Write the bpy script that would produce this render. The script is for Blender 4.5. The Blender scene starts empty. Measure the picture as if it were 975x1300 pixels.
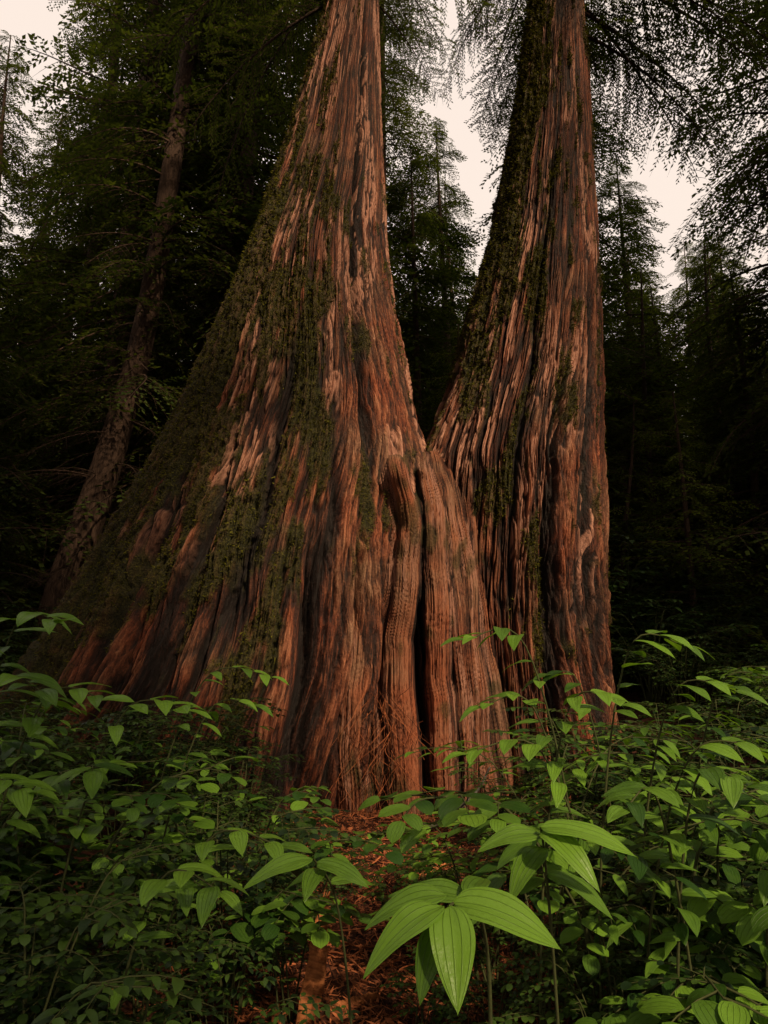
import bpy, math, random
import numpy as np
from mathutils import Vector
random.seed(7)
R = np.random.RandomState(11)
scn = bpy.context.scene
scn.view_settings.view_transform = 'Standard'
scn.view_settings.look = 'None'
scn.view_settings.exposure = 0

# ------------------------------------------------------------------ noise
PERM = np.random.RandomState(3).permutation(256)
GA = np.random.RandomState(5).rand(256) * 2 * np.pi
GX, GY = np.cos(GA), np.sin(GA)
RV = np.random.RandomState(9).rand(256)
def _h(ix, iy, seed, px):
    if px: ix = np.mod(ix, px)
    return PERM[(PERM[(ix + seed * 17 + (ix >> 8) * 57) & 255] + iy + seed) & 255]
def perlin(x, y, seed=0, px=None):
    xi = np.floor(x).astype(np.int64); yi = np.floor(y).astype(np.int64)
    xf = x - xi; yf = y - yi
    u = xf * xf * xf * (xf * (xf * 6 - 15) + 10); v = yf * yf * yf * (yf * (yf * 6 - 15) + 10)
    def g(ox, oy):
        h = _h(xi + ox, yi + oy, seed, px)
        return GX[h] * (xf - ox) + GY[h] * (yf - oy)
    a = g(0, 0) * (1 - u) + g(1, 0) * u
    b = g(0, 1) * (1 - u) + g(1, 1) * u
    return (a * (1 - v) + b * v) * 1.5
def voro(x, y, seed=0, px=None):
    xi = np.floor(x).astype(np.int64); yi = np.floor(y).astype(np.int64)
    best = np.full(x.shape, 9.0); val = np.zeros(x.shape); sec = np.full(x.shape, 9.0)
    for ox in (-1, 0, 1):
        for oy in (-1, 0, 1):
            h = _h(xi + ox, yi + oy, seed, px)
            cx = xi + ox + .15 + .7 * RV[h]; cy = yi + oy + .15 + .7 * RV[(h * 7 + 31) & 255]
            d = (cx - x) ** 2 + (cy - y) ** 2
            m = d < best
            sec = np.where(m, best, np.minimum(sec, d))
            val = np.where(m, RV[(h * 13 + 5) & 255], val)
            best = np.where(m, d, best)
    return val, np.sqrt(sec) - np.sqrt(best)
def sst(a, b, x):
    t = np.clip((x - a) / (b - a), 0, 1); return t * t * (3 - 2 * t)

# ------------------------------------------------------------------ mesh helper
def raw_mesh(name, V, Q, mats, mi=None, uv=None, attrs=None, smooth=True):
    V = np.asarray(V, dtype=np.float32); Q = np.asarray(Q, dtype=np.int32)
    me = bpy.data.meshes.new(name)
    me.vertices.add(len(V)); me.vertices.foreach_set('co', V.ravel())
    me.loops.add(Q.size); me.loops.foreach_set('vertex_index', Q.ravel())
    me.polygons.add(len(Q)); me.polygons.foreach_set('loop_start', np.arange(0, Q.size, 4, dtype=np.int32))
    try: me.polygons.foreach_set('loop_total', np.full(len(Q), 4, dtype=np.int32))
    except Exception: pass
    for m in mats: me.materials.append(m)
    if mi is not None: me.polygons.foreach_set('material_index', np.asarray(mi, dtype=np.int32))
    me.polygons.foreach_set('use_smooth', np.full(len(Q), smooth, dtype=bool))
    if uv is not None:
        l = me.uv_layers.new(name='UVMap')
        l.data.foreach_set('uv', np.asarray(uv, dtype=np.float32)[Q.ravel()].ravel())
    for k, a in (attrs or {}).items():
        at = me.attributes.new(k, 'FLOAT', 'POINT')
        at.data.foreach_set('value', np.asarray(a, dtype=np.float32).ravel())
    me.update(); me.validate()
    return me
def obj(name, data, parent=None, loc=(0, 0, 0), rot=(0, 0, 0), sc=(1, 1, 1)):
    o = bpy.data.objects.new(name, data); scn.collection.objects.link(o)
    o.location = loc; o.rotation_euler = rot; o.scale = sc
    if parent: o.parent = parent
    return o
def grid_quads(nr, nc, wrap):
    r = np.arange(nr - 1)[:, None]; c = np.arange(nc if wrap else nc - 1)[None, :]
    c2 = (c + 1) % nc
    return np.stack([r * nc + c, r * nc + c2, (r + 1) * nc + c2, (r + 1) * nc + c], -1).reshape(-1, 4)
class Geo:
    def __init__(s): s.V = []; s.Q = []; s.M = []; s.U = []; s.A = []; s.n = 0
    def add(s, V, Q, m=0, U=None, a=0.5):
        V = np.asarray(V, float); Q = np.asarray(Q)
        s.V.append(V); s.Q.append(Q + s.n); s.n += len(V)
        s.M.append(np.full(len(Q), m)); s.U.append(np.zeros((len(V), 2)) if U is None else U)
        s.A.append(np.full(len(V), a) if np.isscalar(a) else a)
    def cat(s):
        return (np.concatenate(s.V), np.concatenate(s.Q), np.concatenate(s.M), np.concatenate(s.U), np.concatenate(s.A))
    def mesh(s, name, mats, smooth=True):
        V, Q, M, U, A = s.cat()
        return raw_mesh(name, V, Q, mats, M, U, {'rnd': A}, smooth)
def nrm(v): v = np.asarray(v, float); return v / (np.linalg.norm(v) + 1e-9)
def tube(g, pts, rad, n=6, m=0, a=0.5):
    pts = np.asarray(pts, float); N = len(pts)
    rad = np.full(N, rad) if np.isscalar(rad) else np.asarray(rad, float)
    T = np.gradient(pts, axis=0); V = []
    for i in range(N):
        t = nrm(T[i]); ref = np.array([0, 0, 1.]) if abs(t[2]) < .9 else np.array([1., 0, 0])
        s = nrm(np.cross(t, ref)); b = np.cross(s, t)
        ang = np.arange(n) / n * 2 * np.pi
        V.append(pts[i] + rad[i] * (np.cos(ang)[:, None] * s + np.sin(ang)[:, None] * b))
    g.add(np.concatenate(V), grid_quads(N, n, True), m, None, a)
def spline(P, n):
    P = np.asarray(P, float); k = len(P)
    t = np.linspace(0, k - 1, n); out = []
    for q in t:
        i = min(int(q), k - 2); f = q - i
        p0 = P[max(i - 1, 0)]; p1 = P[i]; p2 = P[i + 1]; p3 = P[min(i + 2, k - 1)]
        out.append(.5 * ((2 * p1) + (-p0 + p2) * f + (2 * p0 - 5 * p1 + 4 * p2 - p3) * f * f + (-p0 + 3 * p1 - 3 * p2 + p3) * f ** 3))
    return np.array(out)

# ------------------------------------------------------------------ materials
def newmat(name):
    m = bpy.data.materials.new(name); m.use_nodes = True; nt = m.node_tree; nt.nodes.clear()
    return m, nt
def N(nt, t, **k):
    n = nt.nodes.new(t)
    for a, b in k.items():
        if a == 'ins':
            for i, v in b.items(): n.inputs[i].default_value = v
        else: setattr(n, a, b)
    return n
def ramp(nt, stops):
    n = nt.nodes.new('ShaderNodeValToRGB'); e = n.color_ramp.elements
    while len(e) < len(stops): e.new(.5)
    for i, (p, c) in enumerate(stops): e[i].position = p; e[i].color = (*c, 1)
    return n
def mixc(nt, f, a, b, bt='MIX'):
    n = nt.nodes.new('ShaderNodeMix'); n.data_type = 'RGBA'; n.blend_type = bt
    for s, v in ((n.inputs[0], f), (n.inputs[6], a), (n.inputs[7], b)):
        if hasattr(v, 'is_output'): nt.links.new(v, s)
        elif isinstance(v, tuple): s.default_value = (*v, 1)
        else: s.default_value = v
    return n.outputs[2]
def math_(nt, op, a, b=0.0, c=None):
    n = nt.nodes.new('ShaderNodeMath'); n.operation = op
    for i, v in enumerate((a, b, c)):
        if v is None: continue
        if hasattr(v, 'is_output'): nt.links.new(v, n.inputs[i])
        else: n.inputs[i].default_value = v
    return n.outputs[0]

def bark_mat():
    m, nt = newmat('redcedar_bark'); L = nt.links.new
    out = N(nt, 'ShaderNodeOutputMaterial'); bs = N(nt, 'ShaderNodeBsdfPrincipled')
    H = N(nt, 'ShaderNodeAttribute', attribute_name='hgt').outputs['Fac']
    MO = N(nt, 'ShaderNodeAttribute', attribute_name='moss').outputs['Fac']
    PE = N(nt, 'ShaderNodeAttribute', attribute_name='peel').outputs['Fac']
    uv = N(nt, 'ShaderNodeUVMap'); mp = N(nt, 'ShaderNodeMapping'); mp.inputs['Scale'].default_value = (120, 5, 1)
    L(uv.outputs[0], mp.inputs[0])
    fi = N(nt, 'ShaderNodeTexNoise', ins={'Scale': 1.0, 'Detail': 3.0, 'Roughness': .7}); L(mp.outputs[0], fi.inputs['Vector'])
    tc = N(nt, 'ShaderNodeTexCoord')
    big = N(nt, 'ShaderNodeTexNoise', ins={'Scale': 1.1, 'Detail': 5.0, 'Roughness': .65}); L(tc.outputs['Object'], big.inputs['Vector'])
    fz = N(nt, 'ShaderNodeTexNoise', ins={'Scale': 45.0, 'Detail': 3.0, 'Roughness': .75}); L(tc.outputs['Object'], fz.inputs['Vector'])
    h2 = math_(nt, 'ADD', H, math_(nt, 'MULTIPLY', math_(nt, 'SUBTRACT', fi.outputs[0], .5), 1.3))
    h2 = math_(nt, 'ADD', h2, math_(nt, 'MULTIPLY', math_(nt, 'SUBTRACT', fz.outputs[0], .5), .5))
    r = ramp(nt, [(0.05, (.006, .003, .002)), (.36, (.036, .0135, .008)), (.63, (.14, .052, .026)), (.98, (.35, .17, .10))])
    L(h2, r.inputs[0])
    tint = ramp(nt, [(.36, (1.0, .52, .30)), (.5, (1, .78, .62)), (.62, (.80, .88, .84))]); L(big.outputs[0], tint.inputs[0])
    c = mixc(nt, 0.85, r.outputs[0], tint.outputs[0], 'MULTIPLY')
    pr = ramp(nt, [(.3, (.17, .06, .036)), (.7, (.58, .30, .20))]); L(fi.outputs[0], pr.inputs[0])
    c = mixc(nt, PE, c, pr.outputs[0])
    mr = ramp(nt, [(.35, (.008, .009, .002)), (.5, (.034, .035, .005)), (.72, (.105, .095, .014))]); L(fz.outputs[0], mr.inputs[0])
    mf = math_(nt, 'MULTIPLY', MO, math_(nt, 'MULTIPLY_ADD', fi.outputs[0], 1.2, .25)); 
    mfc = math_(nt, 'MINIMUM', mf, .95)
    c = mixc(nt, mfc, c, mr.outputs[0])
    L(c, bs.inputs['Base Color'])
    bs.inputs['Roughness'].default_value = .75; bs.inputs['Specular IOR Level'].default_value = .3
    hb = math_(nt, 'ADD', math_(nt, 'MULTIPLY', fi.outputs[0], 1.0), math_(nt, 'MULTIPLY', math_(nt, 'MULTIPLY_ADD', MO, 1.2, .35), fz.outputs[0]))
    bp = N(nt, 'ShaderNodeBump', ins={'Strength': 1.0, 'Distance': .03}); L(hb, bp.inputs['Height'])
    L(bp.outputs[0], bs.inputs['Normal']); L(bs.outputs[0], out.inputs[0])
    return m
BARK = bark_mat()

def leaf_mat(name, dark, light, veins=False, trans=.35, rough=.42, simple=False, orand=.4):
    m, nt = newmat(name); L = nt.links.new
    out = N(nt, 'ShaderNodeOutputMaterial')
    rn = N(nt, 'ShaderNodeAttribute', attribute_name='rnd').outputs['Fac']
    oi = N(nt, 'ShaderNodeObjectInfo').outputs['Random']
    rn = math_(nt, 'ADD', rn, math_(nt, 'MULTIPLY', math_(nt, 'SUBTRACT', oi, .5), orand))
    if simple:
        bs = N(nt, 'ShaderNodeBsdfDiffuse'); f = rn
    else:
        bs = N(nt, 'ShaderNodeBsdfPrincipled'); bs.inputs['Roughness'].default_value = rough; bs.inputs['Specular IOR Level'].default_value = .3
        tc = N(nt, 'ShaderNodeTexCoord')
        no = N(nt, 'ShaderNodeTexNoise', ins={'Scale': 18.0, 'Detail': 3.0}); L(tc.outputs['Object'], no.inputs['Vector'])
        f = math_(nt, 'ADD', rn, math_(nt, 'MULTIPLY', math_(nt, 'SUBTRACT', no.outputs[0], .5), .5))
    r = ramp(nt, [(.1, dark), (.9, light)]); L(f, r.inputs[0])
    c = r.outputs[0]
    if veins:
        uv = N(nt, 'ShaderNodeUVMap'); sp = N(nt, 'ShaderNodeSeparateXYZ'); L(uv.outputs[0], sp.inputs[0])
        s = math_(nt, 'ABSOLUTE', math_(nt, 'SUBTRACT', sp.outputs[1], .5))
        w = math_(nt, 'ABSOLUTE', math_(nt, 'SINE', math_(nt, 'MULTIPLY', s, 2 * math.pi * 2.5)))
        vl = math_(nt, 'POWER', math_(nt, 'SUBTRACT', 1.0, w), 9.0)
        c = mixc(nt, math_(nt, 'MULTIPLY', vl, .28), c, tuple(x * .5 for x in dark))
        bl = N(nt, 'ShaderNodeTexNoise', ins={'Scale': 70.0, 'Detail': 3.0}); L(tc.outputs['Object'], bl.inputs['Vector'])
        hh = math_(nt, 'ADD', math_(nt, 'MULTIPLY', vl, -.8), math_(nt, 'MULTIPLY', bl.outputs[0], .9))
        bp = N(nt, 'ShaderNodeBump', ins={'Strength': .8, 'Distance': .003}); L(hh, bp.inputs['Height'])
        L(bp.outputs[0], bs.inputs['Normal'])
    L(c, bs.inputs[0])
    tr = N(nt, 'ShaderNodeBsdfTranslucent')
    tcx = mixc(nt, 1.0, c, (1.3, 1.25, .5), 'MULTIPLY'); L(tcx, tr.inputs[0])
    mx = N(nt, 'ShaderNodeMixShader'); mx.inputs[0].default_value = trans
    L(bs.outputs[0], mx.inputs[1]); L(tr.outputs[0], mx.inputs[2]); L(mx.outputs[0], out.inputs[0])
    return m
def plain_mat(name, a, b, scale=8.0, rough=.85, bump=.5, stretch=(1, 1, 1), dist=.01):
    m, nt = newmat(name); L = nt.links.new
    out = N(nt, 'ShaderNodeOutputMaterial'); bs = N(nt, 'ShaderNodeBsdfPrincipled')
    tc = N(nt, 'ShaderNodeTexCoord'); mp = N(nt, 'ShaderNodeMapping'); mp.inputs['Scale'].default_value = stretch
    L(tc.outputs['Object'], mp.inputs[0])
    no = N(nt, 'ShaderNodeTexNoise', ins={'Scale': scale, 'Detail': 5.0, 'Roughness': .65}); L(mp.outputs[0], no.inputs['Vector'])
    rn = N(nt, 'ShaderNodeAttribute', attribute_name='rnd').outputs['Fac']
    f = math_(nt, 'ADD', math_(nt, 'MULTIPLY', rn, .6), math_(nt, 'SUBTRACT', no.outputs[0], .3))
    r = ramp(nt, [(.25, a), (.75, b)]); L(f, r.inputs[0]); L(r.outputs[0], bs.inputs['Base Color'])
    bs.inputs['Roughness'].default_value = rough; bs.inputs['Specular IOR Level'].default_value = .2
    bp = N(nt, 'ShaderNodeBump', ins={'Strength': bump, 'Distance': dist}); L(no.outputs[0], bp.inputs['Height'])
    L(bp.outputs[0], bs.inputs['Normal']); L(bs.outputs[0], out.inputs[0])
    return m
M_NEEDLE = leaf_mat('conifer_needles', (.024, .040, .011), (.080, .108, .024), trans=.38, simple=True)
M_MOSS = leaf_mat('moss_tufts', (.022, .025, .004), (.11, .105, .015), trans=.2, simple=True)
M_BROAD = leaf_mat('maple_leaves', (.06, .09, .015), (.15, .19, .028), trans=.45, simple=True)
M_SHRUB = leaf_mat('shrub_leaves', (.008, .022, .006), (.050, .100, .015), trans=.28, orand=.8)
M_HERO = leaf_mat('lily_leaves', (.022, .065, .008), (.14, .28, .026), veins=True, trans=.3, rough=.4, orand=.6)
M_STEM = plain_mat('green_stem', (.03, .035, .012), (.06, .07, .022), 20)
M_DTRUNK = plain_mat('far_bark', (.018, .011, .008), (.10, .06, .040), 6, bump=1.0, stretch=(4, 4, .6), dist=.05)
M_GROUND = plain_mat('forest_litter', (.010, .005, .003), (.085, .028, .014), 14, bump=1.0, dist=.04)
M_LITTER = plain_mat('needle_litter', (.02, .007, .004), (.36, .115, .045), 3, bump=.1)
M_CHIP = plain_mat('bark_chip', (.10, .03, .012), (.46, .17, .06), 9, bump=1.0, stretch=(1, 6, 1))

# ------------------------------------------------------------------ terrain
def gz(x, y):
    x = np.asarray(x, float); y = np.asarray(y, float)
    z = .02 + .1 * sst(2, 7, y) + .35 * sst(.9, 3.5, np.abs(x)) * sst(1, 5, y) + .35 * sst(1.2, 3.5, x) * sst(5, 9, y)
    z = z + .35 * sst(9, 14, y) + .22 * np.clip(y - 18, 0, 120)
    z = z + .10 * perlin(x * .5 + 3, y * .5, 2) + .05 * perlin(x * 1.7, y * 1.7, 4) + .02 * perlin(x * 6, y * 6, 6)
    return z
def build_ground():
    def axis(a, b, n, ext, ne):
        core = np.linspace(a, b, n); e = np.geomspace(.3, ext, ne)
        return np.concatenate([(a - e)[::-1], core, b + e])
    X = axis(-6, 6, 300, 200, 40); Y = axis(0, 12, 300, 220, 40)
    gx, gy = np.meshgrid(X, Y)
    z = gz(gx, gy)
    me = raw_mesh('ground', np.stack([gx, gy, z], -1).reshape(-1, 3), grid_quads(len(Y), len(X), False), [M_GROUND], attrs={'rnd': np.full(gx.size, .5)})
    obj('ground', me)
build_ground()

# ------------------------------------------------------------------ big cedars
def bark_height(U, z, K, seed, s=1.0):
    K = int(K); K4 = max(2, K // 4)
    x = U * K + .7 * perlin(U * K4, z * .5 * s, seed + 1, K4) + .3 * perlin(U * K, z * 1.6 * s, seed + 6, K)
    n1 = np.abs(perlin(x, z * .42 * s, seed, K)); n2 = np.abs(perlin(x * 2, z * .8 * s, seed + 2, 2 * K)); n3 = np.abs(perlin(x * 4, z * 1.9 * s, seed + 3, 4 * K))
    h1 = 1 - np.exp(-n1 * 4.5); h2 = 1 - np.exp(-n2 * 4.0); h3 = 1 - np.exp(-n3 * 3.5)
    val, edge = voro(x * 2.0 + perlin(U * K, z * 2, seed + 5, K) * .6, z * 1.7 * s + 3 * RV[(np.floor(x * 2).astype(int)) & 255], seed + 4, 2 * K)
    fl = val * sst(0, .25, edge)
    H = .32 * h1 + .26 * h2 + .20 * h3 + .22 * fl
    return H, val, edge, h3
def trunk(name, prof, cyf, ryf, K, seed, mossf, peelf, grooves, parent, ncol=1050, nrow=850, fl_n=13, ztop=12.6, toe=.25):
    prof = np.array(prof)
    z = np.concatenate([np.linspace(-.6, ztop, nrow), np.linspace(ztop + .1, 30, 70)])
    xl = np.interp(z, prof[:, 0], prof[:, 1]); xr = np.interp(z, prof[:, 0], prof[:, 2])
    k = 31; ker = np.hanning(k); ker /= ker.sum()
    sm = lambda a: np.convolve(np.pad(a, k // 2, mode='edge'), ker, 'valid')
    xl, xr = sm(xl), sm(xr)
    phi = np.arange(ncol) / ncol * 2 * np.pi - np.pi
    th = phi - .5 * np.sin(phi)
    TH, Z = np.meshgrid(th, z); U = TH / (2 * np.pi) + .5
    cx = ((xl + xr) / 2)[:, None]; rx = ((xr - xl) / 2)[:, None]
    cy = cyf(z)[:, None]; ry = ryf(z, (xr - xl) / 2)[:, None]
    tw = U + .012 * perlin(Z * .5, U * 0 + 3.3, seed + 8)
    A = (.05 + .14 * (1 - sst(.5, 5.0, Z)))
    p = perlin(tw * fl_n, Z * .13, seed + 10, fl_n); p2 = perlin(tw * fl_n * 2, Z * .2, seed + 11, fl_n * 2); p3 = perlin(tw * fl_n * 5, Z * .25, seed + 12, fl_n * 5)
    lobe = np.abs(p) ** .75 * 1.5 + .5 * np.abs(p2) ** .8 * 1.5 - .75 + .28 * (np.abs(p3) * 2 - .5)
    rr = np.sqrt(rx * ry)
    off = A * rr * lobe
    off = off + toe * (1 - sst(-.2, 1.1, Z)) * np.clip(lobe + .3, 0, 1)
    H, val, edge, h3 = bark_height(tw, Z, K, seed)
    area = peelf(TH, Z)
    pm = sst(.56, .64, val) * sst(.06, .16, edge) * area * sst(.1, .45, h3)
    moss = mossf(TH, Z, U)
    lump = perlin(U * 140, Z * 9, seed + 20, 140) + .6 * perlin(U * 250, Z * 17, seed + 21, 250) + .8 * perlin(U * 60, Z * 3.3, seed + 22, 60)
    amp = .085 + .035 * (1 - sst(2, 8, Z)); amp = amp * np.clip(rr / .9, .5, 1.35)
    disp = off + amp * (H - .6) + pm * .008 + moss * (.01 + .030 * lump)
    for (gt, gw, gd, z0, z1) in grooves:
        gg = gt + .06 * perlin(Z * .8, Z * 0 + 1.7, seed + 30)
        w = np.exp(-((TH - gg) / gw) ** 2) * sst(z0, z0 + .6, Z) * (1 - sst(z1 - 1.5, z1, Z))
        disp = disp - gd * w; H = H * (1 - .8 * w); moss = moss * (1 - w)
    X = cx + (rx + disp) * np.sin(TH); Y = cy - (ry + disp) * np.cos(TH)
    V = np.stack([X, Y, Z + 0 * X], -1).reshape(-1, 3)
    uv = np.stack([tw * K / 12, Z], -1).reshape(-1, 2)
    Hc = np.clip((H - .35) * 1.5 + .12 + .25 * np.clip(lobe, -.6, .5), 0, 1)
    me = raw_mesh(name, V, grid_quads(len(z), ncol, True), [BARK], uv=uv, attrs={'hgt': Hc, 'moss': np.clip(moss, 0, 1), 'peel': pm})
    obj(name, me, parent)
    rng = np.random.RandomState(seed + 100)
    mm = moss.ravel(); ok = np.where((mm > .45) & (V[:, 2] < 12.5) & (np.abs(TH.ravel()) < 1.9))[0]
    n = 65000; pick = rng.choice(ok, n); P = V[pick]; t = TH.ravel()[pick]
    nv = np.stack([np.sin(t), -np.cos(t), np.full(n, .25)], -1)
    d = nv + rng.normal(0, .55, (n, 3)); d /= np.linalg.norm(d, axis=1)[:, None]
    l = rng.uniform(.015, .045, n)[:, None]; s = np.cross(d, rng.normal(0, 1, (n, 3))); s /= np.linalg.norm(s, axis=1)[:, None]; s *= rng.uniform(.003, .008, n)[:, None]
    P = P + rng.normal(0, .012, (n, 3)) - nv * .006
    VV = np.stack([P - s, P + s, P + d * l + s * .4 - [0, 0, .006], P + d * l - s * .4 - [0, 0, .006]], 1).reshape(-1, 3)
    obj('moss_tufts', raw_mesh('moss_tufts', VV, np.arange(4 * n).reshape(-1, 4), [M_MOSS], attrs={'rnd': np.repeat(rng.rand(n), 4)}), parent)

cedar1 = obj('western_redcedar_tree', None)
cedar2 = obj('western_redcedar_tree', None)
profL = [(-.6, -5.9, 1.0), (0, -5.3, .9), (.6, -4.75, .85), (1.3, -4.18, .8), (1.94, -3.82, .72), (2.92, -3.40, .65), (3.95, -2.94, .55),
         (5.02, -2.52, .32), (6.16, -2.10, .13), (7.34, -1.74, .03), (8.6, -1.42, -.02), (9.92, -1.12, -.06), (11.33, -.84, -.08), (14, -.68, -.1), (30, -.5, -.2)]
profR = [(-.6, .0, 3.0), (.6, .1, 2.85), (1.47, .2, 2.78), (1.96, .25, 2.76), (2.99, .35, 2.82), (4.06, .45, 2.88), (4.5, .62, 2.92), (5.18, .90, 2.97),
         (6.37, 1.22, 3.03), (7.61, 1.56, 3.06), (8.93, 1.84, 3.08), (10.3, 2.09, 3.12), (11.78, 2.33, 3.12), (15, 2.45, 3.1), (30, 2.6, 2.95)]
def mossL(T, Z, U):
    n = perlin(U * 26, Z * .8, 40, 26) + .7 * perlin(U * 80, Z * 1.6, 41, 80) + .4 * perlin(U * 200, Z * 5, 42, 200)
    b = .72 * (1 - sst(-1.2, -.15, T)) + .40 * sst(1.0, 3, Z) * (1 - sst(7, 8.5, Z)) - .08 - .5 * sst(.25, .6, T) - .25 * sst(8.0, 9.5, Z) - .2 * (1 - sst(.5, 2, Z))
    return sst(.0, .45, n * .8 + b)
def mossR(T, Z, U):
    n = perlin(U * 24, Z * .7, 44, 24) + .7 * perlin(U * 70, Z * 1.6, 45, 70) + .4 * perlin(U * 160, Z * 5, 46, 160)
    b = .85 * (1 - sst(-1.0, -.2, T)) * sst(4.5, 6.5, Z) - .10 - .2 * sst(.2, .8, T)
    return sst(.0, .45, n * .8 + b)
def peelL(T, Z):
    n = perlin(T * 2.2 + 5, Z * .45, 50)
    return sst(-.0, .3, n - .14 + .42 * sst(3, 7, Z)) * sst(2.2, 4.2, Z)
def peelR(T, Z):
    n = perlin(T * 2.2 + 9, Z * .5, 52)
    return sst(.0, .3, n + .05 + .35 * (1 - sst(-.6, .2, T)) * (1 - sst(6, 9, Z)) - .3 * sst(.3, .9, T)) * sst(1.5, 3.5, Z)
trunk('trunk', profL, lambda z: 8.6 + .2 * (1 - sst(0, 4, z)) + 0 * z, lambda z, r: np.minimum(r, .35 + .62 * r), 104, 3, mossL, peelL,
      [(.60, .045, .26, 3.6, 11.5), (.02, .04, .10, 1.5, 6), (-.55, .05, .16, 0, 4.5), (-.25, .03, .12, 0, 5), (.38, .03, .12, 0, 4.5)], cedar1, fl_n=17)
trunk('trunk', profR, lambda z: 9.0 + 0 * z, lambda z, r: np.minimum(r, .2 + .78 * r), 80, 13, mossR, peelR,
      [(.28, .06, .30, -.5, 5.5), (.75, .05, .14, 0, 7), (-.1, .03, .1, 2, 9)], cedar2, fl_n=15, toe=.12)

# fused buttress columns between the two stems
def columns():
    nx, nz = 520, 700
    x = np.linspace(-1.35, 1.7, nx); z = np.linspace(-.5, 4.15, nz)
    X, Z = np.meshgrid(x, z)
    zz = [-.5, 0, .6, 1.2, 1.8, 2.4, 3.0, 3.5, 3.8, 4.15]
    cols = [
        ([-1.2, -1.1, -1.0, -.94, -.88, -.82, -.78, -.74, -.7, -.7], .20, [.30, .26, .22, .20, .18, .12, .05, .0, -.2, -.5]),
        ([-.84, -.78, -.72, -.68, -.62, -.58, -.55, -.52, -.5, -.5], .19, [.50, .44, .38, .36, .32, .26, .2, .08, -.1, -.4]),
        ([-.55, -.50, -.46, -.44, -.42, -.41, -.40, -.38, -.3, -.3], .08, [.38, .34, .28, .24, .20, .16, .1, .02, -.1, -.4]),
        ([-.28, -.28, -.29, -.30, -.28, -.16, -.10, -.24, -.24, -.1], .13, [.80, .76, .72, .70, .68, .66, .62, .60, .40, -.3]),
        ([-.02, -.02, -.03, -.07, -.08, .07, .14, -.02, -.06, 0], .075, [.66, .62, .56, .52, .54, .58, .60, .58, .46, -.2]),
        ([.21, .20, .17, .13, .09, .24, .32, .17, .12, .1], .13, [.92, .86, .82, .80, .78, .82, .82, .78, .60, -.1]),
        ([.62, .61, .60, .60, .58, .57, .54, .49, .46, .5], .12, [.82, .76, .72, .70, .68, .64, .56, .44, .2, -.3]),
        ([.86, .83, .80, .78, .75, .72, .69, .65, .62, .62], .10, [.70, .64, .58, .54, .50, .46, .40, .3, .1, -.3]),
        ([1.08, 1.04, .99, .95, .91, .88, .85, .81, .78, .78], .11, [.58, .52, .48, .44, .40, .34, .28, .14, -.1, -.4]),
        ([1.4, 1.32, 1.2, 1.12, 1.06, 1.02, .98, .96, .95, .95], .18, [.3, .24, .2, .18, .14, .1, .04, -.1, -.2, -.5])]
    base = 7.78 + .25 * sst(.5, 4, Z) + .9 * sst(1.0, 1.7, np.abs(X - .15))
    bump = np.full(X.shape, -.9); uu = X.copy()
    for i, (cx, w, d) in enumerate(cols):
        cxs = np.interp(Z, zz, cx)
        c = cxs + .06 * perlin(Z * 1.0, Z * 0 + i * 3.1, 60 + i) + .02 * perlin(Z * 2.6, Z * 0 + i * 3.1, 50 + i)
        ww = w * (1.34 - .08 * Z) * (1 + .3 * perlin(Z * .8, Z * 0 + i * 1.7, 95 + i)); dd = np.interp(Z, zz, d) + .12 * perlin(Z * .9, Z * 0 + i * 2.3, 90 + i)
        r2 = ((X - c) / (ww * 1.18)) ** 2
        b = dd - ww * 2.3 * (1 - np.sqrt(np.clip(1 - r2, 0, 1))) - 2.0 * np.clip(np.abs(X - c) - ww * 1.18, 0, 9)
        uu = np.where(b > bump, (X - c) + i * .37, uu); bump = np.maximum(bump, b)
    for _ in range(8):
        bump[:, 1:-1] = (bump[:, :-2] + 2 * bump[:, 1:-1] + bump[:, 2:]) / 4
        bump[1:-1] = (bump[:-2] + 2 * bump[1:-1] + bump[2:]) / 4
    for (bx, bz, br, bh) in [(.14, 3.62, .18, .12), (-.17, 3.50, .13, .12), (.42, 3.75, .12, .10)]:
        rx_ = (X - bx) / br; rz_ = (Z - bz + .5 * np.abs(X - bx)) / (br * .8)
        bump = bump + bh * np.exp(-(rx_ ** 2 + rz_ ** 2) ** 1.1)
    bump = bump - .3 * np.exp(-(((X - .34) / .05) ** 2 + ((Z - 3.6) / .2) ** 2))
    bump = bump + .02 * perlin(X * 5, Z * 2.2, 87) + .012 * perlin(X * 12, Z * 5, 88)
    dn = np.clip(.45 + .9 * perlin(Z * 1.4, Z * 0 + 4.1, 83), .05, 1)
    cr = np.exp(-((X - (.405 + .07 * perlin(Z * 1.1, Z * 0, 70) + .02 * perlin(Z * 5, Z * 0, 71))) / .022) ** 2) * sst(.5, 1.1, Z) * (1 - sst(3.4, 3.8, Z)) * dn
    U = (uu + .3 * X) / 4.0
    x4 = U * 44
    h1 = 1 - np.exp(-np.abs(perlin(x4 * 1.6 + .5 * perlin(X * 3, Z * .9, 71), Z * .5, 72)) * 4)
    h2 = 1 - np.exp(-np.abs(perlin(x4 * 4, Z * 1.1, 73)) * 4)
    h3 = 1 - np.exp(-np.abs(perlin(x4 * 9, Z * 3, 74)) * 4)
    H = .4 * h1 + .35 * h2 + .25 * h3
    Y = base - bump - .06 * (H - .5) + .25 * cr
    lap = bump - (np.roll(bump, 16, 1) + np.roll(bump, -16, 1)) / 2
    Hc = np.clip((H - .35) * 1.3 + .34 + 3.0 * np.clip(lap, -.2, .08) - cr, 0, 1)  # relief shading painted into the colour: column ridges lighter, valleys darker
    pv, pe = voro(x4 * 2.2, Z * 1.3, 75)
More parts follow.
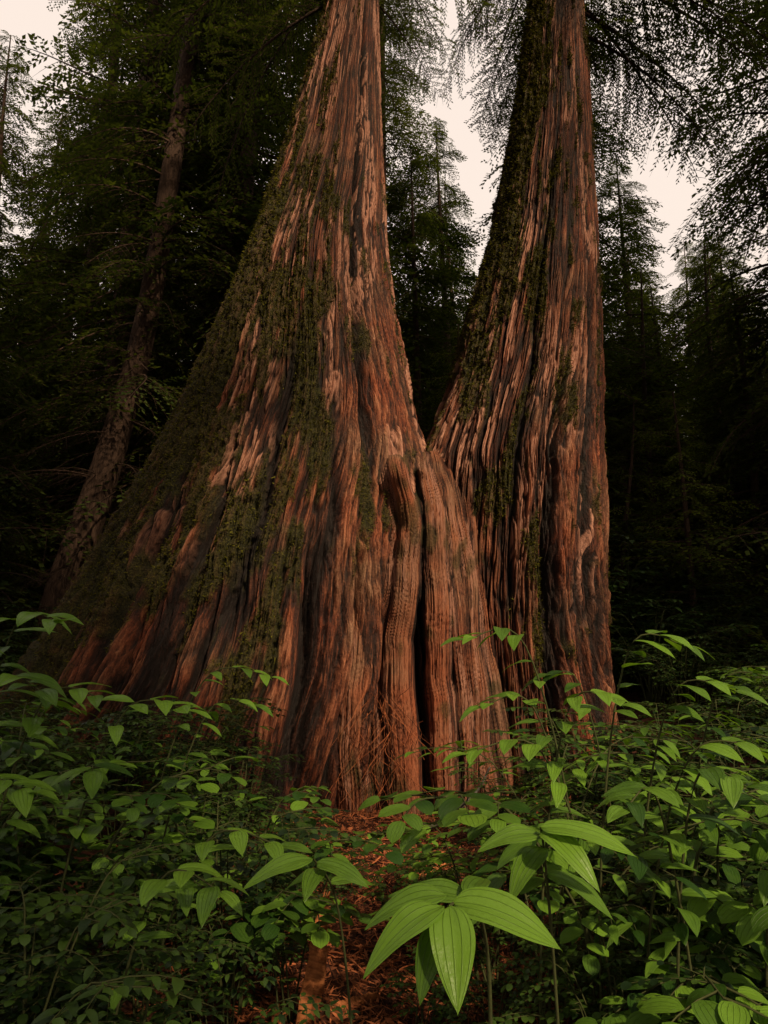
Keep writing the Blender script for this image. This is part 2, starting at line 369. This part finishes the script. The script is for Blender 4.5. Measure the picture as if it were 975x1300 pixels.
    peel = sst(.55, .65, pv) * sst(.05, .15, pe) * sst(0, .3, perlin(X * 1.5, Z * .8, 76) + .2) * .8 * sst(.1, .4, h3)
    V = np.stack([X, Y, Z], -1).reshape(-1, 3)
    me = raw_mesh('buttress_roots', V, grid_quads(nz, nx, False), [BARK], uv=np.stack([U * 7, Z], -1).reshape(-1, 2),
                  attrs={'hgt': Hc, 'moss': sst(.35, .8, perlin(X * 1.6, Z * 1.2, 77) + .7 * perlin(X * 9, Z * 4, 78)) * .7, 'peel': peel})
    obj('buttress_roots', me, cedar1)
columns()

# ------------------------------------------------------------------ conifers and maples (forest)
def branch(L, rng, ll=.085, lw=.022, dens=1.0, droop=.35, dead=False):
    g = Geo()
    n = 9; t = np.linspace(0, 1, n)
    wob = rng.uniform(-.08, .08)
    def ax(t): return np.array([L * t, wob * L * math.sin(t * 4), L * (.12 * t - droop * t * t)])
    P = np.array([ax(a) for a in t])
    tube(g, P, np.linspace(.012 * L, .003, n), 3, 1, .5)
    nt = int(L / .075 * dens); leafV = []; leafA = []
    for i in range(nt):
        tt = .1 + .9 * (i + rng.rand() * .6) / nt
        side = 1 if i % 2 else -1
        p = ax(tt); ang = side * rng.uniform(.7, 1.25)
        l = (.42 * L * (1 - tt) ** .7 + .12) * rng.uniform(.5, 1.15)
        d = np.array([math.cos(ang), math.sin(ang), rng.uniform(-.35, .05)])
        dr = rng.uniform(.2, .7)
        q = [p + d * l * s + np.array([0, 0, -dr * l * s * s]) for s in (0, .35, .7, 1)]
        tube(g, q, [.004, .003, .002, .001], 3, 1, .5)
        if dead or rng.rand() < .08: continue
        m = max(3, int(l / (.04) * dens)); rb = rng.rand()
        for j in range(m):
            s = (j + .5) / m
            b = p + d * l * s + np.array([0, 0, -dr * l * s * s])
            sd = 1 if j % 2 else -1
            a2 = ang + sd * rng.uniform(.4, .9)
            dd = nrm([math.cos(a2), math.sin(a2), rng.uniform(-.7, .1)])
            sv = nrm(np.cross(dd, [rng.uniform(-.4, .4), rng.uniform(-.4, .4), 1]))
            le = ll * rng.uniform(.6, 1.3); w = lw * rng.uniform(.7, 1.2)
            leafV.append([b, b + dd * le * .45 + sv * w, b + dd * le, b + dd * le * .45 - sv * w])
            leafA.append([.5 * rb + .5 * rng.rand()] * 4)
    if leafV:
        V = np.array(leafV).reshape(-1, 3); Q = np.arange(len(V)).reshape(-1, 4)
        g.add(V, Q, 0, None, np.array(leafA).ravel())
    return g.cat()
def place(g, br, pos, az, pitch, roll, s, da=0.0):
    V, Q, M, U, A = br
    cr, sr = math.cos(roll), math.sin(roll); cp, sp = math.cos(pitch), math.sin(pitch); ca, sa = math.cos(az), math.sin(az)
    Rx = np.array([[1, 0, 0], [0, cr, -sr], [0, sr, cr]]); Ry = np.array([[cp, 0, sp], [0, 1, 0], [-sp, 0, cp]]); Rz = np.array([[ca, -sa, 0], [sa, ca, 0], [0, 0, 1]])
    W = (V * s) @ (Rz @ Ry @ Rx).T + pos
    g.V.append(W); g.Q.append(Q + g.n); g.n += len(W); g.M.append(M); g.U.append(U); g.A.append(np.clip(A + da, 0, 1))
rb = np.random.RandomState(21)
BR = [branch(2.0, rb, droop=rb.uniform(.3, .6)) for _ in range(6)]
BRW = [branch(1.8, rb, ll=.12, lw=.034, dens=.9, droop=rb.uniform(.3, .6)) for _ in range(5)]
BRF = [branch(2.6, rb, ll=.055, lw=.010, dens=2.0, droop=rb.uniform(.4, .7)) for _ in range(3)]
BRD = [branch(1.6, rb, dens=.8, droop=.3, dead=True) for _ in range(3)]
BRM = [branch(1.6, rb, ll=.085, lw=.034, dens=.75, droop=.15) for _ in range(5)]
def tree_mesh(name, seed, Hh, r0, nb, z0, Lmax, brs, mat, lean=.0, dead=0, pw=.75, gaps=0.0):
    rng = np.random.RandomState(seed); g = Geo()
    n = 24; t = np.linspace(0, 1, n)
    P = np.stack([lean * Hh * t + .12 * np.sin(t * 5 + seed), .1 * np.sin(t * 4 + 1 + seed), -.5 + (Hh + .5) * t], -1)
    tube(g, P, r0 * (1 - t) ** .9 + .012 + r0 * .5 * np.exp(-t * 25), 12, 1, .5)
    def cen(z): return np.array([np.interp(z, P[:, 2], P[:, 0]), np.interp(z, P[:, 2], P[:, 1]), z])
    for i in range(nb):
        f = (i + rng.rand()) / nb; z = z0 + (Hh - z0) * f ** .9; az = rng.uniform(0, 6.283)
        if math.sin(z * 1.3 + 2 * math.sin(az + seed)) < -1 + 2 * gaps and rng.rand() < .9: continue
        Lb = Lmax * ((1 - f) ** pw * (.6 + .5 * rng.rand()) + .14)
        place(g, brs[rng.randint(len(brs))], cen(z), az, rng.uniform(-.15, .4), rng.uniform(-.4, .4), Lb / 2.0, rng.uniform(-.2, .2))
    for i in range(dead):
        z = rng.uniform(1.2, z0 + 3)
        place(g, BRD[rng.randint(3)], cen(z), rng.uniform(0, 6.283), rng.uniform(-.1, .4), 0, rng.uniform(.6, 1.3))
    return g.mesh(name, [mat, M_DTRUNK], smooth=True)
CON = [tree_mesh('conifer_a', 1, 33, .42, 330, 2.5, 3.7, BR, M_NEEDLE, .01, 50, .6, .16),
       tree_mesh('conifer_b', 2, 36, .50, 330, 5.0, 4.1, BR, M_NEEDLE, -.01, 70, .6, .16),
       tree_mesh('conifer_c', 3, 17, .20, 230, 1.2, 3.3, BRW, M_NEEDLE, .02, 10, .75, .08),
       tree_mesh('conifer_d', 4, 9, .12, 150, .5, 2.3, BRW, M_NEEDLE, -.02, 6, .75, .08),
       tree_mesh('shade_conifer', 7, 38, .50, 360, 11.0, 5.0, BRW, M_NEEDLE, .0, 10, .5, .05)]  # last one: high crown shaped to shade the trunk flanks, only used out of view
MAP = [tree_mesh('maple_a', 5, 8, .10, 130, .8, 2.6, BRM, M_BROAD, .05, 6), tree_mesh('maple_b', 6, 5.5, .07, 90, .3, 2.2, BRM, M_BROAD, -.06, 4)]
def put(me, name, x, y, s=1.0, rz=None, parent=None):
    rz = random.uniform(0, 6.28) if rz is None else rz
    return obj(name, me, parent, (x, y, float(gz(x, y)) - .1), (0, 0, rz), (s, s, s * random.uniform(.95, 1.05)))
for (x, y, k, s) in [(-5.9, 14.5, 0, .95), (-3.4, 14.0, 1, .95), (-7.8, 17.0, 0, .8), (-4.8, 18.0, 1, .95), (-9.6, 19.0, 2, 1.15), (-12.0, 21, 2, 1.2), (-2.0, 20, 0, 1.0),
                     (-.2, 17.5, 0, .8), (.9, 16.0, 2, .8), (2.2, 21, 2, 1.1), (4.7, 16.0, 0, .82), (3.6, 13.4, 3, 1.2), (6.9, 18, 2, .95), (8.2, 16.0, 3, 1.2), (10.5, 20, 2, .8),
                     (7.0, 12.8, 3, .95), (-7.6, 12.0, 3, 1.1), (9.5, 25, 2, .95), (-11, 15.5, 3, 1.4), (12.5, 18, 3, 1.3), (3.0, 25, 2, 1.1), (-8.5, 25, 0, .7), (6.0, 23, 2, 1.0),
                     (-9.8, 16, 2, 1.0), (8.9, 14.0, 3, 1.15), (11.5, 22, 2, .9),
                     # unseen trees beside and behind the viewpoint, added to shade trunks and dim skylight
                     (1.3, -4.2, 4, 1.0), (-5.0, -3.5, 4, 1.0), (-4, -9.5, 4, 1.0), (2.5, -11, 4, 1.0), (-9, -9, 1, 1.0), (-2.5, -16, 4, 1.0), (7.0, -15, 4, 1.0), (-9.5, -2, 4, .9),
                     (-9.5, 4.0, 4, .8), (-10.5, 9.0, 0, .6), (12.0, 5.6, 4, .75), (12.5, 9.5, 0, .7), (19, 1.0, 4, 1.0), (18, -8, 4, 1.0)]:
    put(CON[k], 'conifer_tree', x, y, s)
put(CON[0], 'conifer_tree', 7.7, 11.4, .78, 1.0)
for (x, y, k, s) in [(5.2, 11.5, 1, 1.0), (7.6, 14.5, 0, 1.1), (9.4, 13.0, 0, 1.0), (-6.6, 11.3, 1, .9), (-8.4, 13, 0, .9), (6.6, 16.5, 0, 1.2), (10.8, 16.5, 0, 1.2), (4.4, 12.8, 1, 1.0), (-11.5, 14.5, 0, 1.2), (1.4, 14, 0, 1.1), (5.8, 14, 0, 1.2), (8.6, 11.2, 1, 1.1), (-9.5, 12.5, 0, 1.3), (9.2, 12.0, 0, 1.3)]:
    put(MAP[k], 'vine_maple_tree', x, y, s)
far = obj('distant_forest', None)
for i in range(80):
    y = random.uniform(26, 60); x = random.uniform(-.75, .75) * y
    put(CON[2], 'distant_conifer', x, y, random.uniform(.75, 1.0) * (1 + .012 * (y - 26)), parent=far)
def crown(parent, xc, yc, seed, low):
    rng = np.random.RandomState(seed); g = Geo()
    for i in range(130):
        z = rng.uniform(15.5, 30)
        place(g, BRW[i % 5], np.array([xc, yc, z]), rng.uniform(0, 6.283), rng.uniform(-.1, .4), rng.uniform(-.3, .3), rng.uniform(1.0, 2.0), rng.uniform(-.2, .2))
    for (z, az, s) in low:
        place(g, BRF[rng.randint(3)], np.array([xc, yc, z]), az, .35, rng.uniform(-.3, .3), s)
    obj('crown', g.mesh('crown', [M_NEEDLE, M_DTRUNK]), parent)
crown(cedar1, -.4, 8.6, 61, [(12.5, 3.3, 1.4), (12.0, 2.6, 1.5), (11.5, 3.0, 1.2), (12.6, 3.9, 1.2), (13, .9, .9), (12.7, 1.8, 1.2), (12.2, .3, .8), (12.9, -.4, .9), (11.6, .6, .7), (13.2, .2, 1.1), (10.8, .9, .6)])
crown(cedar2, 2.75, 9.0, 62, [(12.6, -.2, 1.5), (12.2, .4, 1.4), (11.3, .1, 1.2), (13, -.5, 1.5), (12.0, 2.4, .8), (11.0, 2.6, .6), (10.2, 1.0, .7), (12.8, .1, 1.6), (12.4, -.35, 1.3), (11.8, .2, 1.3), (12.6, 3.0, .8), (11.7, 2.2, .8), (12.9, 2.7, 1.0), (13.2, 2.0, 1.1), (9.9, 2.3, .5)])

def leaning():
    g = Geo()
    P = spline([(-5.9, 12.0, -.2), (-5.6, 12.0, 2.5), (-5.0, 12.1, 5.2), (-4.5, 12.2, 8.5), (-4.1, 12.3, 15)], 40)
    tube(g, P, np.linspace(.36, .16, 40), 20, 1)
    for i in range(50):
        k = R.randint(4, 38); place(g, BRD[i % 3], P[k], R.uniform(0, 6.28), R.uniform(-.1, .5), 0, R.uniform(.5, 1.2))
    for i in range(60):
        k = R.randint(20, 40); place(g, BR[i % 6], P[k], R.uniform(0, 6.28), R.uniform(-.1, .4), 0, R.uniform(.7, 1.4))
    obj('leaning_hemlock_tree', g.mesh('leaning_hemlock', [M_NEEDLE, M_DTRUNK]))
leaning()

# ------------------------------------------------------------------ leafy plants
def leaf_tpl(n, m):
    t = np.linspace(0, 1, n + 1); s = np.linspace(-1, 1, m + 1)
    T, S = np.meshgrid(t, s, indexing='ij'); return T.ravel(), S.ravel(), grid_quads(n + 1, m + 1, False)
TPL_S = leaf_tpl(5, 2); TPL_M = leaf_tpl(8, 4); TPL_B = leaf_tpl(14, 8); TPL_R = leaf_tpl(6, 2)
def leaf(g, p, d, up, L, W, droop=.3, fold=.25, tpl=TPL_S, m=0, a=.5, wave=0.0, rnd=False):
    T, S, Q = tpl
    d = nrm(d); s = nrm(np.cross(up, d)); n = np.cross(d, s)
    w = (T ** .5 * (1 - T) ** .5 / .5) if rnd else (T ** .6 * (1 - T) ** .95 / .44)
    y = S * W * .5 * w
    z = fold * np.abs(S) * w * W * .5 - fold * .5 * W * .5 * S * S * w - droop * L * T * T + wave * L * np.sin(T * 9 + S * 2) * np.abs(S) * .5
    x = L * T * (1 - .25 * droop * T)
    V = np.asarray(p) + x[:, None] * d + y[:, None] * s + z[:, None] * n
    g.add(V, Q, m, np.stack([T, S * .5 + .5], -1), a)
def shrub(seed, H, nst, lsz, flat=.15, mat=None, tpl=TPL_S, wr=.56):
    rng = np.random.RandomState(seed); g = Geo(); rd = wr > .62
    if rd: tpl = TPL_R
    for k in range(nst):
        az = rng.uniform(0, 6.28); out = rng.uniform(.15, .55) * H; h = H * rng.uniform(.6, 1.05)
        b = np.array([rng.uniform(-.06, .06), rng.uniform(-.06, .06), 0]); o = np.array([math.cos(az), math.sin(az), 0])
        P = spline([b, b + o * out * .3 + [0, 0, h * .55], b + o * out * .8 + [0, 0, h * .93], b + o * out * 1.3 + [0, 0, h]], 14)
        tube(g, P, np.linspace(.006, .002, 14), 4, 1)
        for i in range(5, 14):
            side = 1 if i % 2 else -1
            T = nrm(P[min(i + 1, 13)] - P[i - 1]); ang = math.atan2(T[1], T[0]) + side * rng.uniform(.6, 1.2)
            l = rng.uniform(.16, .34) * (1.1 - .4 * i / 13) * min(H, 1.0) * 1.1
            d = np.array([math.cos(ang), math.sin(ang), rng.uniform(0, .35)])
            q = np.array([P[i] + d * l * s + np.array([0, 0, -.25 * l * s * s]) for s in (0, .3, .6, 1)])
            tube(g, q, [.003, .0025, .002, .0012], 3, 1)
            nl = max(3, int(l / (lsz * .5)))
            for j in range(nl + 1):
                s = (j + .4) / nl; s = min(s, 1)
                p = P[i] + d * l * s + np.array([0, 0, -.25 * l * s * s])
                sd = 1 if j % 2 else -1
                a2 = ang + (0 if j == nl else sd * rng.uniform(.75, 1.15))
                ls = lsz * rng.uniform(.6, 1.25)
                leaf(g, p, [math.cos(a2), math.sin(a2), rng.uniform(-.2, .2)], [rng.normal(0, flat), rng.normal(0, flat), 1], ls, ls * rng.uniform(wr - .06, wr + .06), rng.uniform(.1, .4), .25, tpl, 0, rng.rand(), 0, rd)
    return g.mesh('shrub_%d' % seed, [mat or M_SHRUB, M_STEM])
SH = [shrub(31, .95, 8, .046, wr=.68), shrub(32, .75, 8, .042), shrub(33, 1.1, 8, .060), shrub(34, .5, 8, .035, wr=.72), shrub(35, .85, 8, .037, wr=.70), shrub(36, .65, 8, .050),
      shrub(37, 1.05, 5, .105, .12, M_HERO, TPL_M, .42), shrub(38, .8, 5, .07, .12, M_HERO, TPL_M, .66)]
under = obj('undergrowth_foliage', None)
def sput(k, x, y, s=1.0):
    obj('shrub', SH[k], under, (x, y, float(gz(x, y)) - .03), (random.uniform(-.1, .1), random.uniform(-.1, .1), random.uniform(0, 6.28)), (s, s, s))
rs = np.random.RandomState(5)
cnt = 0
while cnt < 340:
    y = rs.uniform(1.5, 9.5) ; x = rs.uniform(-.75, .75) * (y + 1.0)
    gap = .28 + .06 * max(0, y - 3) if x < 0 else .27 + .07 * max(0, y - 3)
    if y < 2.2: gap = .5
    if abs(x + .02) < gap: continue
    if y > 6.3 and -5.6 < x < 3.6: continue
    k = rs.randint(6) if rs.rand() > .05 else rs.randint(6, 8); s = rs.uniform(.7, 1.15)
    if y < 2.8: s *= .85; k = min(k, 5)
    if abs(x) < gap + .35: s *= .55
    sput(k, x, y, s); cnt += 1
for (x, y, k, s) in [(-1.75, 2.9, 6, 1.35), (-1.35, 3.1, 7, 1.35), (-.8, 3.4, 7, 1.3), (-1.9, 3.8, 6, 1.3), (-.4, 3.3, 7, .8),
                     (.62, 3.0, 6, 1.2), (.95, 2.8, 7, 1.55), (1.25, 2.9, 6, 1.15), (1.6, 3.2, 7, 1.3), (.95, 3.8, 6, 1.2), (2.1, 3.8, 6, 1.15), (.5, 3.6, 7, 1.0),
                     (.05, 4.6, 3, .7), (-.25, 5.2, 5, .5), (.3, 5.0, 3, .7), (.15, 3.2, 3, .6)]:
    sput(k, x, y, s)
for i in range(120):
    y = rs.uniform(9.5, 20); x = rs.uniform(-.75, .75) * y
    if -5.3 < x < 3.5 and y < 11: continue
    sput(rs.randint(6), x, y, rs.uniform(1.3, 2.4))

def arching(g, P, L, W, n, rng, a0=.4, tpl=TPL_B, start=.35):
    P = spline(P, 24); tube(g, P, np.linspace(.0055, .002, 24), 6, 1)
    for j in range(n):
        f = start + (1 - start) * j / (n - 1); i = min(int(f * 23), 22)
        T = nrm(P[i + 1] - P[max(i - 1, 0)]); az = math.atan2(T[1], T[0])
        sd = 1 if j % 2 else -1
        ang = az + (rng.uniform(-.2, .2) if j == n - 1 else sd * rng.uniform(.6, 1.1))
        k = 1 - .35 * abs(f - .75) / .4
        leaf(g, P[i], [math.cos(ang), math.sin(ang), rng.uniform(-.1, .25)], [rng.normal(0, .12), rng.normal(-.15, .12), 1],
             L * k * rng.uniform(.8, 1.15), W * k * rng.uniform(.85, 1.2), rng.uniform(.15, .5), .3, tpl, 0, a0 + rng.uniform(-.35, .45), .02)
def base_of(x, y): return (x, y, float(gz(x, y)))
def arch_plant(name, stems, seed, L, W, n):
    g = Geo(); rng = np.random.RandomState(seed)
    for st in stems:
        b, tip = np.array(base_of(*st[0])), np.array(st[1], float)
        dv = tip - b; dv[2] = 0
        P = [b, b + dv * .15 + [0, 0, (tip[2] - b[2]) * .6], b + dv * .5 + [0, 0, (tip[2] - b[2]) * 1.0], tip]
        arching(g, P, L, W, n, rng, start=.42, a0=.55)
    obj(name, g.mesh(name, [M_HERO, M_STEM]))
arch_plant('false_solomon_seal_plant', [((-1.7, 2.9), (-1.15, 2.5, 1.72)), ((-1.9, 2.7), (-1.35, 2.3, 1.62)), ((-1.6, 2.7), (-1.05, 2.2, 1.50))], 1, .17, .09, 12)
arch_plant('false_solomon_seal_plant', [((-1.45, 2.6), (-.95, 2.45, 1.46)), ((-1.5, 2.3), (-1.0, 2.1, 1.22)), ((-1.3, 2.9), (-.75, 2.8, 1.40))], 2, .16, .085, 12)
arch_plant('false_solomon_seal_plant', [((-1.1, 3.2), (-.45, 3.0, 1.52)), ((-1.0, 3.1), (-.55, 3.3, 1.38))], 3, .13, .06, 12)
arch_plant('false_solomon_seal_plant', [((-.75, 2.3), (-.28, 2.1, 1.08)), ((-.8, 2.2), (-.40, 1.9, 1.02))], 9, .14, .07, 10)
arch_plant('false_solomon_seal_plant', [((.75, 2.7), (.28, 2.5, 1.66)), ((.8, 2.9), (.36, 2.7, 1.42)), ((.8, 2.6), (.25, 2.3, 1.30))], 4, .15, .07, 11)
arch_plant('false_solomon_seal_plant', [((.7, 2.6), (1.08, 2.5, 1.64)), ((.9, 2.8), (1.30, 2.6, 1.48)), ((.8, 2.5), (1.25, 2.3, 1.30)), ((.5, 2.6), (.78, 2.3, 1.45))], 5, .16, .075, 12)
arch_plant('false_solomon_seal_plant', [((.9, 2.2), (.62, 1.9, 1.22)), ((1.1, 2.3), (1.2, 2.0, 1.15)), ((.8, 2.2), (.95, 1.9, 1.27))], 6, .15, .075, 11)
arch_plant('false_solomon_seal_plant', [((1.3, 3.3), (1.75, 3.1, 1.5)), ((1.1, 3.4), (.75, 3.4, 1.5))], 7, .16, .075, 12)

def hero():
    g = Geo()
    node = np.array([.13, 1.52, 1.115])
    P = spline([base_of(.25, 1.9), (.25, 1.85, .6), (.24, 1.78, .93), (.19, 1.64, 1.09), node], 24)
    tube(g, P, np.linspace(.006, .003, 24), 8, 1)
    up = [0, -.25, 1]
    def lf(p, d, L, W, dr, a, u=up, wv=.03): leaf(g, p, d, u, L * 1.06, W * 1.08, dr, .3, TPL_B, 0, a, wv)
    lf(node, (0.0, -1, -.30), .18, .10, .45, .95, (0, -.6, 1))
    lf(node + [-.01, 0, 0], (-.85, -.55, .02), .185, .085, .55, .85, (-.2, -.45, 1))
    lf(node + [.01, .02, 0], (1, -.45, .16), .21, .115, .5, 1.0, (.2, -.55, 1))
    lf(node + [.0, .03, .01], (-1, -.15, .12), .17, .08, .5, .7, (-.2, -.4, 1))
    lf(node + [-.01, -.0, -.03], (-.5, -.9, -.3), .14, .07, .5, .45, (-.2, -.5, 1))
    lf(P[18], (.4, .9, .3), .14, .07, .3, .5)
    lf(P[17], (-.95, .35, .25), .20, .08, .35, .6, (0, -.4, 1))
    P2 = spline([base_of(.45, 2.0), (.44, 1.98, .7), (.41, 1.9, 1.08), (.38, 1.8, 1.20)], 18)
    tube(g, P2, np.linspace(.005, .0025, 18), 8, 1)
    lf(P2[17], (1, -.35, .1), .22, .09, .35, .95, (.1, -.4, 1)); lf(P2[16], (.6, -1, .0), .17, .08, .6, .85, (0, -.5, 1)); lf(P2[15], (-1, -.3, .2), .16, .08, .4, .7, (0, -.4, 1))
    lf(P2[13], (-.7, -.8, 0), .16, .08, .6, .6); lf(P2[11], (.9, -.5, 0), .17, .08, .5, .5); lf(P2[14], (.3, .9, .2), .15, .07, .4, .6)
    P3 = spline([base_of(-.05, 2.1), (-.08, 2.05, .6), (-.12, 1.95, .98), (-.17, 1.8, 1.13)], 18)
    tube(g, P3, np.linspace(.004, .0022, 18), 8, 1)
    lf(P3[17], (-.9, -.6, .1), .17, .07, .35, .7, (0, -.4, 1)); lf(P3[16], (.9, -.5, .1), .14, .065, .4, .6, (0, -.4, 1)); lf(P3[14], (-.9, .2, 0), .14, .06, .5, .5); lf(P3[13], (.8, .4, .1), .13, .06, .3, .6); lf(P3[15], (-.2, -1, .1), .12, .06, .4, .6)
    obj('fairybells_plant', g.mesh('fairybells_plant', [M_HERO, M_STEM]))
hero()

# ------------------------------------------------------------------ litter
def litter():
    rng = np.random.RandomState(8); n = 34000
    y = 2.0 + 5.4 * rng.rand(n) ** .8; x = rng.normal(0, .55, n) * (1 + y * .12)
    a = rng.rand(n) * 6.28; l = rng.uniform(.02, .09, n) * (1 + (rng.rand(n) > .97) * 2.5); w = rng.uniform(.0015, .005, n) * (1 + (rng.rand(n) > .9) * 2)
    z = gz(x, y) + rng.uniform(.002, .045, n); tilt = rng.normal(0, .35, n)
    d = np.stack([np.cos(a), np.sin(a), tilt], -1) * l[:, None] * .5; s = np.stack([-np.sin(a), np.cos(a), rng.normal(0, .4, n)], -1) * w[:, None]
    c = np.stack([x, y, z], -1)
    V = np.stack([c - d, c + s, c + d, c - s], 1).reshape(-1, 3)
    g = Geo(); g.add(V, np.arange(4 * n).reshape(-1, 4), 0, None, np.repeat(rng.rand(n), 4))
    for i in range(150):
        yy = rng.uniform(2.2, 7); xx = rng.normal(0, .6); aa = rng.rand() * 6.28; L = rng.uniform(.15, .8); zz = float(gz(xx, yy)) + .015
        q = [(xx + math.cos(aa) * L * t + .03 * rng.randn(), yy + math.sin(aa) * L * t + .03 * rng.randn(), zz + .04 * rng.rand()) for t in (0, .33, .66, 1)]
        tube(g, spline(q, 9), np.linspace(.007, .002, 9), 5, 0, rng.rand())
    obj('forest_litter', g.mesh('forest_litter', [M_LITTER]))
litter()
def chip(name, L, W, loc, rot, seed):
    rng = np.random.RandomState(seed); n = 26; m = 7
    t = np.linspace(0, 1, n); V = []
    for sgn in (1, -1):
        for i in range(n):
            w = W * (.35 + .65 * math.sin(math.pi * min(1, t[i] * 1.05) ** .7)) * (1 + .12 * rng.randn() * .6); c = .15 * W * math.sin(t[i] * 5)
            for j in range(m):
                s = -1 + 2 * j / (m - 1)
                V.append((c + s * w * .5, L * (t[i] - .5) + .02 * rng.randn() * (i in (0, n - 1)), sgn * .008 * (1 - abs(s) ** 3) + .02 * s * s + .003 * rng.randn()))
    g = Geo(); q = grid_quads(n, m, False); g.add(V, np.concatenate([q, q[:, ::-1] + n * m]), 0, None, .6)
    obj(name, g.mesh(name, [M_CHIP], smooth=False), None, loc, rot)
chip('bark_fragment', .50, .09, (-.29, 3.3, .33), (math.radians(68), math.radians(8), math.radians(-12)), 1)
chip('bark_fragment', .26, .07, (-.16, 3.45, .09), (.1, .1, math.radians(-70)), 2)
chip('bark_fragment', .3, .06, (.35, 5.2, .16), (.1, .1, math.radians(-50)), 3)
def rootlets():
    rng = np.random.RandomState(4); g = Geo()
    for i in range(110):
        x0 = rng.normal(.0, .16); z0 = rng.uniform(.1, 1.35); L = rng.uniform(.15, .6)
        pts = []; x = x0; dx = rng.normal(0, .1)
        for k in range(6):
            pts.append((x, 6.96 + .05 * rng.randn() - .12 * max(0, (.7 - z0 + L * k / 5)), max(z0 - L * k / 5, .08))); x += dx * L + .02 * rng.randn()
        tube(g, spline(pts, 12), np.linspace(.003, .0015, 12), 4, 0, rng.rand())
    obj('dry_rootlets', g.mesh('dry_rootlets', [M_LITTER]), cedar1)
rootlets()
def dead_stick():
    g = Geo(); tube(g, spline([(.35, 6.2, .2), (.62, 6.5, .28), (.85, 6.7, .42), (.98, 6.75, .62)], 20), np.linspace(.02, .01, 20), 8, 0)
    tube(g, spline([(.62, 6.5, .28), (.7, 6.3, .4), (.72, 6.2, .5)], 8), np.linspace(.012, .004, 8), 6, 0)
    obj('fallen_branch', g.mesh('fallen_branch', [plain_mat('lichen_wood', (.03, .025, .02), (.2, .18, .15), 30)]))
dead_stick()

# ------------------------------------------------------------------ light
w = bpy.data.worlds.new('World'); scn.world = w; w.use_nodes = True; nt = w.node_tree
bg = nt.nodes['Background']; sky = nt.nodes.new('ShaderNodeTexSky'); sky.sky_type = 'NISHITA'; sky.sun_disc = False
EL, AZ = math.radians(40), math.radians(146)
sky.sun_elevation = EL; sky.sun_rotation = AZ; sky.air_density = 2.0; sky.dust_density = 6.0; sky.ozone_density = 1.0
haze = mixc(nt, .75, sky.outputs[0], (11.0, 9.1, 7.7), 'MIX')
nt.links.new(haze, bg.inputs[0]); bg.inputs[1].default_value = .115
sl = bpy.data.lights.new('sun', 'SUN'); sl.energy = 5.0; sl.angle = math.radians(2.0); sl.color = (1, .75, .49)
d = Vector((math.sin(AZ) * math.cos(EL), math.cos(AZ) * math.cos(EL), math.sin(EL)))
so = obj('sun', sl); so.rotation_euler = d.to_track_quat('Z', 'Y').to_euler()
cam = bpy.data.cameras.new('camera'); co = obj('camera', cam, None, (0, 0, 1.6), (math.radians(102), 0, 0))
cam.sensor_fit = 'VERTICAL'; cam.sensor_height = 36; cam.lens = 24.3; cam.clip_end = 1000; cam.clip_start = .05
scn.camera = co
